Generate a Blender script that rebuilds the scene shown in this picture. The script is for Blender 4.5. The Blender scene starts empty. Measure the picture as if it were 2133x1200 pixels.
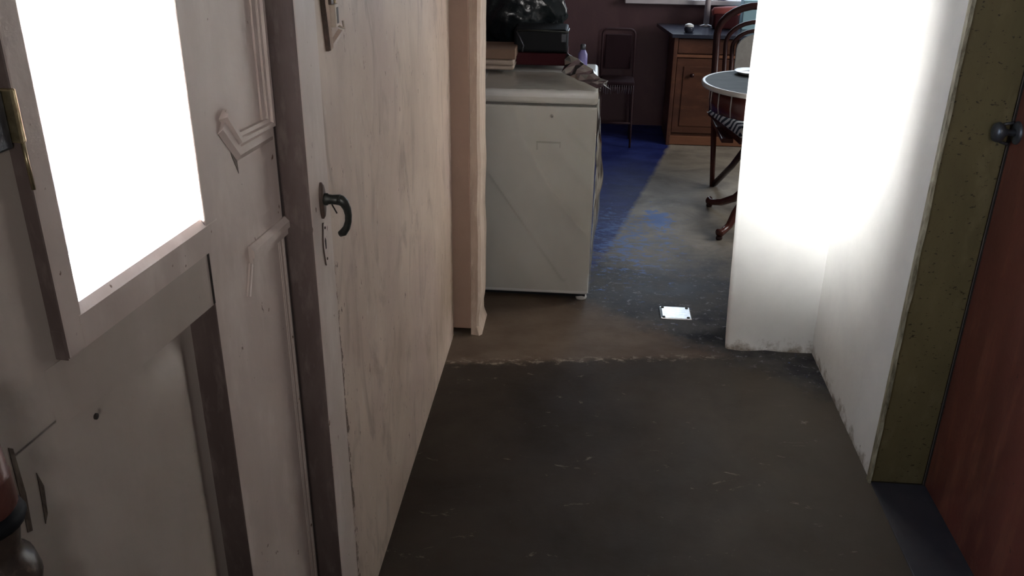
import bpy, bmesh, math, random
from mathutils import Vector, Matrix, noise
random.seed(7)
SC = bpy.context.scene
COL = SC.collection

# ------------------------------------------------------------------ camera
cam_d = bpy.data.cameras.new('camera')
cam_d.sensor_width = 36.0
cam_d.sensor_fit = 'HORIZONTAL'
cam_d.lens = 1869.47 / 2133.0 * 36.0
cam_d.clip_start = 0.05
cam = bpy.data.objects.new('camera', cam_d)
COL.objects.link(cam)
RW = ((0.99628944, 0.04669478, -0.07229765),      # rows: world x, y, z in (right, down, forward)
      (0.08514788, -0.41239713, 0.90701623),
      (0.01253758, -0.90980669, -0.41484286))
cam.matrix_world = Matrix(((RW[0][0], -RW[0][1], -RW[0][2], 0.0),
                           (RW[1][0], -RW[1][1], -RW[1][2], 0.0),
                           (RW[2][0], -RW[2][1], -RW[2][2], 1.6),
                           (0, 0, 0, 1)))
SC.camera = cam

# ------------------------------------------------------------------ view, world, daylight
vs = SC.view_settings
vs.view_transform = 'Standard'
vs.look = 'None'
vs.gamma = 1.0
vs.use_curve_mapping = False
vs.exposure = 0.0
SC.cycles.max_bounces = 10
SC.cycles.diffuse_bounces = 6
SC.cycles.sample_clamp_indirect = 0.0

wd = bpy.data.worlds.new('sky')
SC.world = wd
wd.use_nodes = True
bg = wd.node_tree.nodes['Background']
bg.inputs['Color'].default_value = (0.74, 0.87, 1.0, 1)
bg.inputs['Strength'].default_value = 2.6


def area(name, loc, target, sx, sy, power, col, spread=180.0):
    l = bpy.data.lights.new(name, 'AREA')
    l.shape = 'RECTANGLE'
    l.size, l.size_y = sx, sy
    l.energy = power
    l.color = col
    l.spread = math.radians(spread)
    o = bpy.data.objects.new(name, l)
    COL.objects.link(o)
    o.location = loc
    o.rotation_euler = (Vector(target) - Vector(loc)).to_track_quat('-Z', 'Y').to_euler()
    return o


# daylight through the glass of the entrance door (left), the far window and the side window of the far room
area('daylight_entrance', (-1.14, 0.13, 1.48), (0.62, 3.06, 1.15), 0.34, 0.34, 135.0, (1.0, 0.99, 0.97), 42)
area('daylight_far', (0.95, 6.95, 1.75), (0.7, 5.0, 0.2), 1.1, 1.0, 24.0, (0.72, 0.84, 1.0))
area('daylight_side', (2.75, 4.6, 1.7), (0.3, 4.2, 0.5), 1.3, 1.1, 52.0, (1.0, 0.96, 0.9))
area('fill_behind', (0.45, -1.42, 1.85), (-0.15, 3.4, 0.85), 0.34, 0.34, 2.6, (1.0, 0.95, 0.92), 50)  # added fill lamp for the surfaces that face the camera

area('daylight_sky', (-0.69, 1.035, 1.50), (0.6, 0.91, 1.30), 0.28, 0.65, 24.0, (0.72, 0.84, 1.0))


def portal(loc, target, sx, sy):
    o = area('sky_portal', loc, target, sx, sy, 1.0, (1, 1, 1))
    o.data.cycles.is_portal = True


# ------------------------------------------------------------------ node helpers
def new_mat(name, col=(0.5, 0.5, 0.5), rough=0.6, metal=0.0, spec=0.5):
    m = bpy.data.materials.new(name)
    m.use_nodes = True
    p = m.node_tree.nodes['Principled BSDF']
    p.inputs['Base Color'].default_value = (*col, 1)
    p.inputs['Roughness'].default_value = rough
    p.inputs['Metallic'].default_value = metal
    p.inputs['Specular IOR Level'].default_value = spec
    return m


class NT:
    def __init__(self, m):
        self.t = m.node_tree
        self.p = self.t.nodes['Principled BSDF']
        g = self.t.nodes.new('ShaderNodeNewGeometry')
        self.pos = g.outputs['Position']

    def n(self, typ, **kw):
        nd = self.t.nodes.new(typ)
        for k, v in kw.items():
            setattr(nd, k, v)
        return nd

    def link(self, a, b):
        self.t.links.new(a, b)

    def scaled(self, sx, sy, sz):
        mp = self.n('ShaderNodeMapping')
        mp.inputs['Scale'].default_value = (sx, sy, sz)
        self.link(self.pos, mp.inputs['Vector'])
        return mp.outputs['Vector']

    def noise(self, scale=(1, 1, 1), detail=4.0, rough=0.6, dist=0.0):
        nd = self.n('ShaderNodeTexNoise')
        nd.inputs['Scale'].default_value = 1.0
        nd.inputs['Detail'].default_value = detail
        nd.inputs['Roughness'].default_value = rough
        nd.inputs['Distortion'].default_value = dist
        self.link(self.scaled(*scale), nd.inputs['Vector'])
        return nd.outputs['Fac']

    def ramp(self, fac, a, b):
        r = self.n('ShaderNodeMapRange')
        r.inputs['From Min'].default_value = a
        r.inputs['From Max'].default_value = b
        self.link(fac, r.inputs['Value'])
        return r.outputs['Result']

    def math(self, op, a, b=None, c=None):
        nd = self.n('ShaderNodeMath', operation=op)
        for i, v in enumerate((a, b, c)):
            if v is None:
                continue
            if isinstance(v, (int, float)):
                nd.inputs[i].default_value = v
            else:
                self.link(v, nd.inputs[i])
        return nd.outputs[0]

    def xyz(self):
        s = self.n('ShaderNodeSeparateXYZ')
        self.link(self.pos, s.inputs[0])
        return s.outputs

    def mix(self, fac, a, b):
        nd = self.n('ShaderNodeMix', data_type='RGBA')
        if isinstance(fac, (int, float)):
            nd.inputs[0].default_value = fac
        else:
            self.link(fac, nd.inputs[0])
        for i, v in ((6, a), (7, b)):
            if isinstance(v, tuple):
                nd.inputs[i].default_value = (*v, 1)
            else:
                self.link(v, nd.inputs[i])
        return nd.outputs[2]

    def bump(self, h, strength=0.3, dist=0.01):
        b = self.n('ShaderNodeBump')
        b.inputs['Strength'].default_value = strength
        b.inputs['Distance'].default_value = dist
        self.link(h, b.inputs['Height'])
        self.link(b.outputs['Normal'], self.p.inputs['Normal'])

    def color(self, c):
        self.link(c, self.p.inputs['Base Color'])

    def rough(self, r):
        self.link(r, self.p.inputs['Roughness'])


def mottled(name, base, dark, light=None, scale=(3, 3, 3), rough=0.5, chips=None, chip_scale=(40, 40, 22),
            chip_at=(0.68, 0.71), bump=0.15, bscale=(60, 60, 60), spec=0.4, metal=0.0):
    m = new_mat(name, base, rough, metal, spec)
    t = NT(m)
    c = t.mix(t.ramp(t.noise(scale, 5, 0.6, 0.4), 0.35, 0.68), dark, base)
    if light:
        c = t.mix(t.ramp(t.noise(tuple(s * 2.7 for s in scale), 4, 0.6), 0.52, 0.72), c, light)
    if chips:
        c = t.mix(t.ramp(t.noise(chip_scale, 3, 0.55), *chip_at), c, chips)
    t.color(c)
    t.bump(t.noise(bscale, 4, 0.6), bump, 0.004)
    return m


M = {}
M['paint'] = mottled('old_white_paint', (0.62, 0.525, 0.475), (0.53, 0.44, 0.39), (0.67, 0.58, 0.525), (5, 5, 1.6), 0.42,
                     chips=(0.16, 0.10, 0.07), chip_scale=(60, 60, 36), chip_at=(0.70, 0.73))
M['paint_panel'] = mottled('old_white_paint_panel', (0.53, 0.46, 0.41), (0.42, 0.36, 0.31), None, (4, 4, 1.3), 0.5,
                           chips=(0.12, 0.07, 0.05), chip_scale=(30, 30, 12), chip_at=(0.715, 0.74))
M['edge'] = mottled('brown_painted_edge', (0.135, 0.10, 0.09), (0.10, 0.07, 0.064), (0.17, 0.13, 0.118), (20, 20, 6), 0.5)
M['crack'] = new_mat('dark_joint', (0.02, 0.013, 0.01), 0.9)


def handle_door_mat():
    m = new_mat('stained_cream_paint', rough=0.5, spec=0.35)
    t = NT(m)
    a = t.noise((3.5, 3.5, 2.2), 5, 0.6, 0.6)
    c = t.mix(t.ramp(a, 0.35, 0.65), (0.47, 0.365, 0.295), (0.60, 0.48, 0.395))
    b = t.noise((3, 2.6, 2.2), 3, 0.6)
    c = t.mix(t.math('MULTIPLY', t.ramp(b, 0.46, 0.7), 0.55), c, (0.43, 0.32, 0.29))
    st = t.noise((7, 7.5, 3.4), 4, 0.6, 1.5)
    c = t.mix(t.math('MULTIPLY', t.ramp(st, 0.52, 0.70), 0.7), c, (0.30, 0.225, 0.18))
    pl = t.noise((26, 28, 16), 4, 0.7)
    c = t.mix(t.math('MULTIPLY', t.ramp(pl, 0.60, 0.68), 0.35), c, (0.62, 0.56, 0.5))
    # chipped paint down the joint of the lock stile
    s = t.xyz()
    near = t.ramp(t.math('ABSOLUTE', t.math('SUBTRACT', s[1], 1.545)), 0.035, 0.0)
    low = t.ramp(s[2], 0.98, 0.80)
    ch = t.ramp(t.math('ADD', t.noise((70, 70, 26), 4, 0.7), t.math('MULTIPLY', t.math('MULTIPLY', near, low), 0.22)), 0.66, 0.69)
    c = t.mix(ch, c, (0.12, 0.075, 0.05))
    # yellow brown tint, stronger towards the far lower corner
    far = t.math('MULTIPLY', t.ramp(s[1], 2.35, 2.9), t.ramp(s[2], 0.75, 0.2))
    c = t.mix(t.math('MULTIPLY', t.math('MULTIPLY', far, t.ramp(t.noise((5, 5, 3), 3, 0.6), 0.38, 0.62)), 0.55), c, (0.22, 0.155, 0.085))
    t.color(c)
    t.bump(t.noise((12, 13, 8), 6, 0.65), 0.25, 0.006)
    return m


M['handle_door'] = handle_door_mat()
M['jamb'] = mottled('brown_jamb_paint', (0.36, 0.245, 0.185), (0.30, 0.20, 0.15), None, (6, 6, 2), 0.55)
M['plaster_edge'] = mottled('bare_plaster_edge', (0.55, 0.44, 0.35), (0.44, 0.34, 0.27), (0.62, 0.52, 0.42), (20, 20, 5), 0.8)


def white_wall_mat():
    m = new_mat('white_limewash', rough=0.75, spec=0.2)
    t = NT(m)
    c = t.mix(t.ramp(t.noise((4, 4, 4), 5, 0.6), 0.35, 0.7), (0.76, 0.76, 0.75), (0.84, 0.84, 0.82))
    s = t.xyz()
    hgt = t.math('ADD', s[2], t.math('MULTIPLY', t.math('SUBTRACT', t.noise((18, 18, 18), 5, 0.7), 0.5), 0.22))
    c = t.mix(t.ramp(hgt, 0.035, -0.02), c, (0.30, 0.26, 0.22))
    sp = t.ramp(t.math('ADD', t.noise((45, 45, 45), 3, 0.5), t.ramp(s[2], 1.3, -0.1)), 1.62, 1.66)
    c = t.mix(sp, c, (0.10, 0.08, 0.07))
    t.color(c)
    t.bump(t.noise((26, 26, 26), 5, 0.65), 0.22, 0.006)
    return m


M['white'] = white_wall_mat()
M['khaki'] = mottled('khaki_gloss_paint', (0.15, 0.12, 0.055), (0.115, 0.092, 0.042), (0.17, 0.136, 0.068), (7, 7, 3), 0.5,
                     chips=(0.04, 0.03, 0.015), chip_scale=(75, 75, 130), chip_at=(0.64, 0.70), bump=0.25)
M['khaki_edge'] = mottled('khaki_worn_edge', (0.42, 0.38, 0.27), (0.12, 0.10, 0.06), None, (60, 60, 18), 0.6)
M['red_door'] = mottled('red_brown_door_varnish', (0.155, 0.046, 0.033), (0.10, 0.032, 0.023), (0.20, 0.072, 0.045), (4, 6, 1.3), 0.35,
                        chips=(0.03, 0.012, 0.01), chip_scale=(45, 45, 45), chip_at=(0.73, 0.75))
M['ceiling'] = new_mat('dim_ceiling', (0.30, 0.28, 0.26), 0.9)
M['hall_wall'] = mottled('hall_plaster', (0.21, 0.17, 0.14), (0.17, 0.135, 0.11), None, (3, 3, 2), 0.8)
M['far_wall'] = mottled('maroon_wall_paint', (0.105, 0.052, 0.058), (0.085, 0.042, 0.048), (0.12, 0.062, 0.062), (3, 3, 2), 0.5)


def floor_mat():
    m = new_mat('worn_screed_floor', rough=0.5, spec=0.22)
    t = NT(m)
    s = t.xyz()
    # corridor: dark brown waxed screed
    hall = t.mix(t.ramp(t.noise((2.2, 2.2, 2), 6, 0.6, 0.5), 0.33, 0.68), (0.023, 0.0145, 0.010), (0.046, 0.033, 0.024))
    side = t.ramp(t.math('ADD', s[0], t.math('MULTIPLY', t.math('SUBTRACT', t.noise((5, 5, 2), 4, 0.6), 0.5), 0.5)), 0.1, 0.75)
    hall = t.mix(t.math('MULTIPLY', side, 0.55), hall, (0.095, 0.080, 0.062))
    fl = t.ramp(t.noise((9, 19, 5), 6, 0.72, 0.6), 0.63, 0.70)
    hall = t.mix(t.math('MULTIPLY', fl, 0.6), hall, (0.24, 0.20, 0.16))
    # bare strip in front of the washing machine
    brown = t.mix(t.ramp(t.noise((5, 7, 3), 5, 0.6), 0.35, 0.65), (0.09, 0.062, 0.044), (0.13, 0.095, 0.068))
    # far room: grey concrete with a blue zone near the machine
    grey = t.mix(t.ramp(t.noise((3.2, 4, 3), 6, 0.65, 0.5), 0.35, 0.65), (0.21, 0.185, 0.155), (0.42, 0.37, 0.30))
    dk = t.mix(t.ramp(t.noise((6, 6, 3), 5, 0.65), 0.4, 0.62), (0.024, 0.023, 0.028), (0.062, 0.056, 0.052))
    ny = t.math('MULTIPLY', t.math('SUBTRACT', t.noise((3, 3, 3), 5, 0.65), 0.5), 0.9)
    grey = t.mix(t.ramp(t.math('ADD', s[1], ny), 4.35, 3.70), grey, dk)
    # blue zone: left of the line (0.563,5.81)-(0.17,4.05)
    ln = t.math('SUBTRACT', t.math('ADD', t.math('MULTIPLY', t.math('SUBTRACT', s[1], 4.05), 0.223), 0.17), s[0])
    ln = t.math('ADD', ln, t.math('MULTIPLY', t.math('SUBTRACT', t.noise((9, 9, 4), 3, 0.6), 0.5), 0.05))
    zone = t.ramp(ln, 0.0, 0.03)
    blue_fade = t.ramp(t.math('ADD', s[1], t.math('MULTIPLY', t.math('SUBTRACT', t.noise((9, 12, 6), 5, 0.75, 0.4), 0.5), 1.8)), 3.7, 4.05)
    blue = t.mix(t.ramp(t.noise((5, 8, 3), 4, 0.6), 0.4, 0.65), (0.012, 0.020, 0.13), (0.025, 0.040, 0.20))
    far = t.mix(t.math('MULTIPLY', zone, blue_fade), grey, blue)
    # light blue smears
    dx = t.math('SUBTRACT', s[0], 0.20)
    dy = t.math('MULTIPLY', t.math('SUBTRACT', s[1], 4.15), 0.55)
    r2 = t.math('SQRT', t.math('ADD', t.math('MULTIPLY', dx, dx), t.math('MULTIPLY', dy, dy)))
    sm = t.ramp(t.math('ADD', t.noise((16, 34, 8), 6, 0.75, 0.5), t.math('MULTIPLY', t.ramp(r2, 0.42, 0.08), 0.16)), 0.63, 0.71)
    far = t.mix(t.math('MULTIPLY', sm, 0.75), far, (0.10, 0.19, 0.48))
    ex = t.math('SUBTRACT', s[0], 0.40)
    ey = t.math('MULTIPLY', t.math('SUBTRACT', s[1], 4.44), 0.5)
    e2 = t.math('SQRT', t.math('ADD', t.math('MULTIPLY', ex, ex), t.math('MULTIPLY', ey, ey)))
    sp = t.ramp(t.math('ADD', t.noise((18, 22, 8), 5, 0.75, 0.3), t.math('MULTIPLY', t.ramp(e2, 0.13, 0.02), 0.4)), 0.70, 0.80)
    far = t.mix(t.math('MULTIPLY', sp, 0.8), far, (0.10, 0.22, 0.58))
    fk = t.ramp(t.noise((30, 36, 8), 5, 0.75, 0.5), 0.585, 0.64)
    ff = t.math('MULTIPLY', fk, t.ramp(s[1], 4.5, 3.6))
    far = t.mix(t.math('MULTIPLY', ff, 0.6), far, (0.26, 0.25, 0.27))
    # zone seams
    seam = t.math('ADD', t.math('MULTIPLY', t.math('SUBTRACT', s[0], -0.365), 0.1526), 2.833)
    d1 = t.math('ADD', t.math('SUBTRACT', s[1], seam), t.math('MULTIPLY', t.math('SUBTRACT', t.noise((16, 16, 4), 4, 0.65), 0.5), 0.08))
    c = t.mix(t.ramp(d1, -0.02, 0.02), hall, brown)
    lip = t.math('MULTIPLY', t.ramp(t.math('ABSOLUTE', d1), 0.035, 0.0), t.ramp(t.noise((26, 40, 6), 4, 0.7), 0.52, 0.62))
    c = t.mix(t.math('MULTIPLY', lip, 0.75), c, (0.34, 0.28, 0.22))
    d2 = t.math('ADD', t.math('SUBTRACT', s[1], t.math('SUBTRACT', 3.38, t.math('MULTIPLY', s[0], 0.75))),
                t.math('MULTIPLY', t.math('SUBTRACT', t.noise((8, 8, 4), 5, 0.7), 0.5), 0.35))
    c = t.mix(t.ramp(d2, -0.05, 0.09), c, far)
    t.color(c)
    rr = t.mix(t.ramp(s[1], 3.1, 3.5), (0.75, 0.75, 0.75), (0.50, 0.50, 0.50))
    rr = t.mix(t.ramp(t.noise((6, 6, 4), 4, 0.6), 0.35, 0.7), rr, (0.62, 0.62, 0.62))
    t.rough(rr)
    t.bump(t.noise((16, 18, 10), 6, 0.7), 0.22, 0.008)
    return m


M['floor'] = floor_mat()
M['sill_floor'] = mottled('blue_black_sill', (0.045, 0.043, 0.052), (0.03, 0.03, 0.04), None, (8, 8, 8), 0.6,
                          chips=(0.2, 0.19, 0.19), chip_scale=(22, 22, 22), chip_at=(0.74, 0.76))
M['washer'] = mottled('white_enamel', (0.60, 0.60, 0.585), (0.55, 0.55, 0.53), None, (3, 3, 3), 0.32, bump=0.02)
M['washer_seam'] = new_mat('washer_seam', (0.12, 0.12, 0.12), 0.6)
M['rubber'] = new_mat('grey_foot', (0.45, 0.44, 0.42), 0.7)
M['black'] = new_mat('black_plastic', (0.008, 0.009, 0.011), 0.6, 0.0, 0.15)
M['bag'] = mottled('black_bag_film', (0.012, 0.017, 0.019), (0.008, 0.010, 0.012), None, (9, 9, 9), 0.22, bump=0.5, bscale=(26, 26, 26))
M['red_dark'] = new_mat('dark_red', (0.045, 0.009, 0.012), 0.8, 0.0, 0.15)
M['iron'] = mottled('aged_iron', (0.05, 0.055, 0.05), (0.035, 0.035, 0.03), None, (40, 40, 40), 0.4, metal=0.5)
M['rust'] = mottled('rusty_plate', (0.10, 0.065, 0.05), (0.06, 0.04, 0.03), None, (60, 60, 60), 0.5, metal=0.3)
M['scrape'] = mottled('scraped_bare_wood', (0.20, 0.15, 0.11), (0.06, 0.04, 0.03), None, (70, 70, 30), 0.8)
M['brass'] = mottled('tarnished_brass', (0.55, 0.46, 0.28), (0.35, 0.28, 0.16), None, (50, 50, 50), 0.3, metal=0.85)
M['steel'] = mottled('brushed_steel', (0.86, 0.85, 0.83), (0.62, 0.62, 0.62), None, (40, 90, 10), 0.34, metal=0.75)
M['grey_metal'] = mottled('dull_grey_metal', (0.14, 0.15, 0.17), (0.08, 0.085, 0.10), None, (50, 50, 50), 0.4, metal=0.7)
M['cab_wood'] = mottled('red_brown_wood', (0.135, 0.054, 0.032), (0.085, 0.034, 0.022), (0.17, 0.072, 0.04), (3, 3, 9), 0.4)
M['cab_plinth'] = mottled('orange_brown_plinth', (0.30, 0.13, 0.07), (0.22, 0.09, 0.05), None, (3, 3, 12), 0.5)
M['cab_top'] = mottled('dark_blue_black_top', (0.045, 0.05, 0.075), (0.03, 0.033, 0.05), None, (6, 6, 6), 0.22)
M['chair_wood'] = mottled('dark_mahogany', (0.050, 0.016, 0.014), (0.032, 0.010, 0.010), None, (9, 9, 3), 0.28)
M['table_wood'] = mottled('mahogany_polish', (0.115, 0.030, 0.022), (0.07, 0.02, 0.015), None, (9, 9, 4), 0.25)
M['pad'] = mottled('grey_upholstery', (0.42, 0.40, 0.37), (0.36, 0.34, 0.31), None, (30, 30, 30), 0.85)
M['table_top'] = mottled('smoked_tabletop', (0.068, 0.074, 0.070), (0.04, 0.044, 0.043), None, (5, 14, 5), 0.6, spec=0.06)
M['rim'] = new_mat('pale_rim', (0.68, 0.64, 0.58), 0.35)
M['plate'] = new_mat('white_china', (0.72, 0.72, 0.70), 0.25)
M['tube'] = new_mat('dark_violet_enamel', (0.05, 0.026, 0.03), 0.7, 0.0, 0.2)
M['vinyl'] = new_mat('dark_vinyl', (0.03, 0.016, 0.02), 0.9, 0.0, 0.1)
M['fringe'] = new_mat('pale_fringe', (0.13, 0.105, 0.125), 0.8)
M['chrome'] = new_mat('chrome_pole', (0.75, 0.75, 0.78), 0.18, 0.9)
M['shade'] = new_mat('lamp_shade_cloth', (0.55, 0.5, 0.45), 0.9)
M['pale_blue'] = new_mat('pale_blue_card', (0.36, 0.58, 0.66), 0.6)
M['lit_red'] = new_mat('lit_top_red_cloth', (0.34, 0.075, 0.065), 0.7)
M['blue_cloth'] = new_mat('deep_blue_glaze', (0.03, 0.05, 0.24), 0.4)
M['blue_violet'] = new_mat('lavender_plastic', (0.20, 0.18, 0.42), 0.35)
M['frame_white'] = mottled('white_window_frame', (0.70, 0.67, 0.68), (0.62, 0.58, 0.6), None, (10, 10, 10), 0.5)
M['card'] = new_mat('brown_cardboard', (0.20, 0.125, 0.085), 0.8)
M['cream'] = new_mat('cream_cloth', (0.36, 0.29, 0.24), 0.85)
M['turn_red'] = mottled('red_brown_lacquer', (0.15, 0.06, 0.048), (0.10, 0.035, 0.028), None, (20, 20, 20), 0.35)
M['turn_dark'] = mottled('black_brown_lacquer', (0.065, 0.045, 0.035), (0.03, 0.02, 0.016), (0.14, 0.10, 0.07), (30, 30, 30), 0.35)
M['bone'] = new_mat('pale_bone', (0.5, 0.42, 0.34), 0.5)
M['ext_ground'] = mottled('pale_yard_concrete', (0.85, 0.85, 0.83), (0.80, 0.80, 0.78), None, (2, 2, 2), 0.9)
M['ext_step'] = new_mat('blue_grey_step', (0.30, 0.36, 0.40), 0.8)


def zigzag_mat():
    m = new_mat('black_white_zigzag_weave', rough=0.9)
    t = NT(m)
    s = t.xyz()
    z = t.math('PINGPONG', t.math('MULTIPLY', s[0], 1.0), 0.028)
    v = t.math('FRACT', t.math('MULTIPLY', t.math('ADD', s[1], t.math('MULTIPLY', z, 0.9)), 19.0))
    c = t.mix(t.math('GREATER_THAN', v, 0.5), (0.012, 0.016, 0.03), (0.74, 0.75, 0.74))
    t.color(c)
    return m


M['zigzag'] = zigzag_mat()


def clear_mat(name, tint, gloss, diff, rough):
    m = bpy.data.materials.new(name)
    m.use_nodes = True
    nt = m.node_tree
    nt.nodes.clear()
    out = nt.nodes.new('ShaderNodeOutputMaterial')
    tr = nt.nodes.new('ShaderNodeBsdfTransparent')
    tr.inputs[0].default_value = (*tint, 1)
    gl = nt.nodes.new('ShaderNodeBsdfGlossy')
    gl.inputs['Roughness'].default_value = rough
    df = nt.nodes.new('ShaderNodeBsdfTranslucent')
    df.inputs[0].default_value = (0.8, 0.78, 0.74, 1)
    fr = nt.nodes.new('ShaderNodeLayerWeight')
    fr.inputs['Blend'].default_value = gloss
    m1 = nt.nodes.new('ShaderNodeMixShader')
    m2 = nt.nodes.new('ShaderNodeMixShader')
    m1.inputs[0].default_value = diff
    nt.links.new(tr.outputs[0], m1.inputs[1])
    nt.links.new(df.outputs[0], m1.inputs[2])
    nt.links.new(fr.outputs['Facing'], m2.inputs[0])
    nt.links.new(m1.outputs[0], m2.inputs[1])
    nt.links.new(gl.outputs[0], m2.inputs[2])
    nt.links.new(m2.outputs[0], out.inputs['Surface'])
    return m


M['glass'] = clear_mat('window_glass', (0.98, 0.985, 0.985), 0.12, 0.0, 0.03)
M['film'] = clear_mat('clear_plastic_film', (0.96, 0.95, 0.92), 0.40, 0.10, 0.20)
M['film_bunch'] = clear_mat('bunched_plastic_film', (0.90, 0.80, 0.64), 0.85, 0.45, 0.16)
M['film_top'] = clear_mat('loose_plastic_film', (0.97, 0.96, 0.93), 0.10, 0.12, 0.2)


# ------------------------------------------------------------------ mesh helpers
def link(name, bm, mat, parent=None, loc=None, smooth=False):
    me = bpy.data.meshes.new(name)
    bm.normal_update()
    bm.to_mesh(me)
    bm.free()
    if smooth:
        for p in me.polygons:
            p.use_smooth = True
    mats = mat if isinstance(mat, (list, tuple)) else [mat]
    for m_ in mats:
        me.materials.append(M[m_] if isinstance(m_, str) else m_)
    o = bpy.data.objects.new(name, me)
    COL.objects.link(o)
    if loc is not None:
        o.location = loc
    if parent is not None:
        o.parent = parent
    return o


def empty(name, loc, rz=0.0):
    o = bpy.data.objects.new(name, None)
    COL.objects.link(o)
    o.location = loc
    o.rotation_euler = (0, 0, rz)
    o.empty_display_size = 0.1
    return o


def tag(o, label, cat, group=None):
    o['label'] = label
    o['category'] = cat
    if group:
        o['group'] = group
    return o


def struct(o, label=None):
    o['kind'] = 'structure'
    if label:
        o['label'] = label
    return o


def bx(bm, x0, x1, y0, y1, z0, z1, bev=0.0, seg=2, mi=0):
    r = bmesh.ops.create_cube(bm, size=1.0)
    vs_ = r['verts']
    for v in vs_:
        v.co = Vector((x0 + (v.co.x + .5) * (x1 - x0), y0 + (v.co.y + .5) * (y1 - y0), z0 + (v.co.z + .5) * (z1 - z0)))
    fs = list({f for v in vs_ for f in v.link_faces})
    for f in fs:
        f.material_index = mi
    if bev > 0:
        es = list({e for v in vs_ for e in v.link_edges})
        bmesh.ops.bevel(bm, geom=es, offset=bev, segments=seg, affect='EDGES', profile=0.5)
    return vs_


def box(name, x0, x1, y0, y1, z0, z1, mat, parent=None, bev=0.0, seg=2):
    bm = bmesh.new()
    bx(bm, x0, x1, y0, y1, z0, z1, bev, seg)
    return link(name, bm, mat, parent)


def tube(bm, pts, rad, n=10, closed=False, cap=True):
    pts = [Vector(p) for p in pts]
    k = len(pts)
    rads = rad if isinstance(rad, (list, tuple)) else [rad] * k
    rings = []
    prev = None
    for i, p in enumerate(pts):
        if closed:
            d = (pts[(i + 1) % k] - pts[i - 1]).normalized()
        else:
            d = (pts[min(i + 1, k - 1)] - pts[max(i - 1, 0)]).normalized()
        if prev is None:
            a = d.orthogonal().normalized()
        else:
            a = (prev - d * prev.dot(d)).normalized()
        prev = a
        b = d.cross(a)
        rings.append([bm.verts.new(p + (a * math.cos(2 * math.pi * j / n) + b * math.sin(2 * math.pi * j / n)) * rads[i]) for j in range(n)])
    last = k if closed else k - 1
    for i in range(last):
        r0, r1 = rings[i], rings[(i + 1) % k]
        for j in range(n):
            bm.faces.new((r0[j], r0[(j + 1) % n], r1[(j + 1) % n], r1[j]))
    if cap and not closed:
        bm.faces.new(rings[0][::-1])
        bm.faces.new(rings[-1])


def tube_obj(name, pts, rad, mat, parent=None, n=10, closed=False):
    bm = bmesh.new()
    tube(bm, pts, rad, n, closed)
    bmesh.ops.recalc_face_normals(bm, faces=bm.faces)
    return link(name, bm, mat, parent, smooth=True)


def lathe(bm, prof, n=24, mi=0, centre=(0, 0)):
    rings = []
    for r, z in prof:
        if r < 1e-6:
            rings.append([bm.verts.new((centre[0], centre[1], z))])
        else:
            rings.append([bm.verts.new((centre[0] + r * math.cos(2 * math.pi * j / n), centre[1] + r * math.sin(2 * math.pi * j / n), z)) for j in range(n)])
    for a, b in zip(rings, rings[1:]):
        for j in range(n):
            q = (j + 1) % n
            if len(a) == 1 and len(b) == 1:
                continue
            if len(a) == 1:
                f = bm.faces.new((a[0], b[q], b[j]))
            elif len(b) == 1:
                f = bm.faces.new((a[j], a[q], b[0]))
            else:
                f = bm.faces.new((a[j], a[q], b[q], b[j]))
            f.material_index = mi
    bmesh.ops.recalc_face_normals(bm, faces=bm.faces)


def lathe_obj(name, prof, mat, parent=None, loc=None, n=24, smooth=True):
    bm = bmesh.new()
    lathe(bm, prof, n)
    return link(name, bm, mat, parent, loc, smooth)


def strip_prism(bm, poly, a0, a1, axis='x'):
    """extrude a polygon given in the two other axes along one axis"""
    def mk(u, v, w):
        return {'x': (w, u, v), 'y': (u, w, v), 'z': (u, v, w)}[axis]
    lo = [bm.verts.new(mk(u, v, a0)) for u, v in poly]
    hi = [bm.verts.new(mk(u, v, a1)) for u, v in poly]
    n = len(poly)
    bm.faces.new(lo)
    bm.faces.new(hi[::-1])
    for i in range(n):
        bm.faces.new((lo[i], hi[i], hi[(i + 1) % n], lo[(i + 1) % n]))
    bmesh.ops.recalc_face_normals(bm, faces=bm.faces)


# ------------------------------------------------------------------ the shell
def shell(name, boxes, mat, label=None, bev=0.0):
    bm = bmesh.new()
    for b in boxes:
        bx(bm, *b, bev=bev)
    return struct(link(name, bm, mat), label)


shell('floor', [(-1.05, 2.65, -1.45, 6.58, -0.12, 0.0)], 'floor', 'worn dark screed floor with a blue zone in the far room')
shell('ceiling', [(-1.05, 3.0, -1.5, 6.6, 2.6, 2.7)], 'ceiling')
shell('wall_near', [(-1.0, 0.25, -1.45, -1.3, 0, 2.6), (0.65, 1.5, -1.45, -1.3, 0, 2.6), (0.25, 0.65, -1.45, -1.3, 0, 1.65), (0.25, 0.65, -1.45, -1.3, 2.05, 2.6)], 'hall_wall')  # unseen opening added to let the fill lamp in
# hall side walls where there is no door
DX, DY = 0.09919335, 0.99506818          # direction of the window door
shell('wall_left', [(-0.95, -0.78, -1.3, -0.10, 0, 2.6), (-0.80, -0.52, -0.10, 3.05, 2.16, 2.6)], 'hall_wall', 'plaster wall behind and above the left doors')
# white wall on the right: long side, and the wall stub facing the camera
bm = bmesh.new()
bx(bm, 0.885, 1.035, 2.262, 3.06, -0.02, 2.6)
shellr = struct(link('wall_right', bm, 'white'), 'white right wall of the hall')


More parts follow.
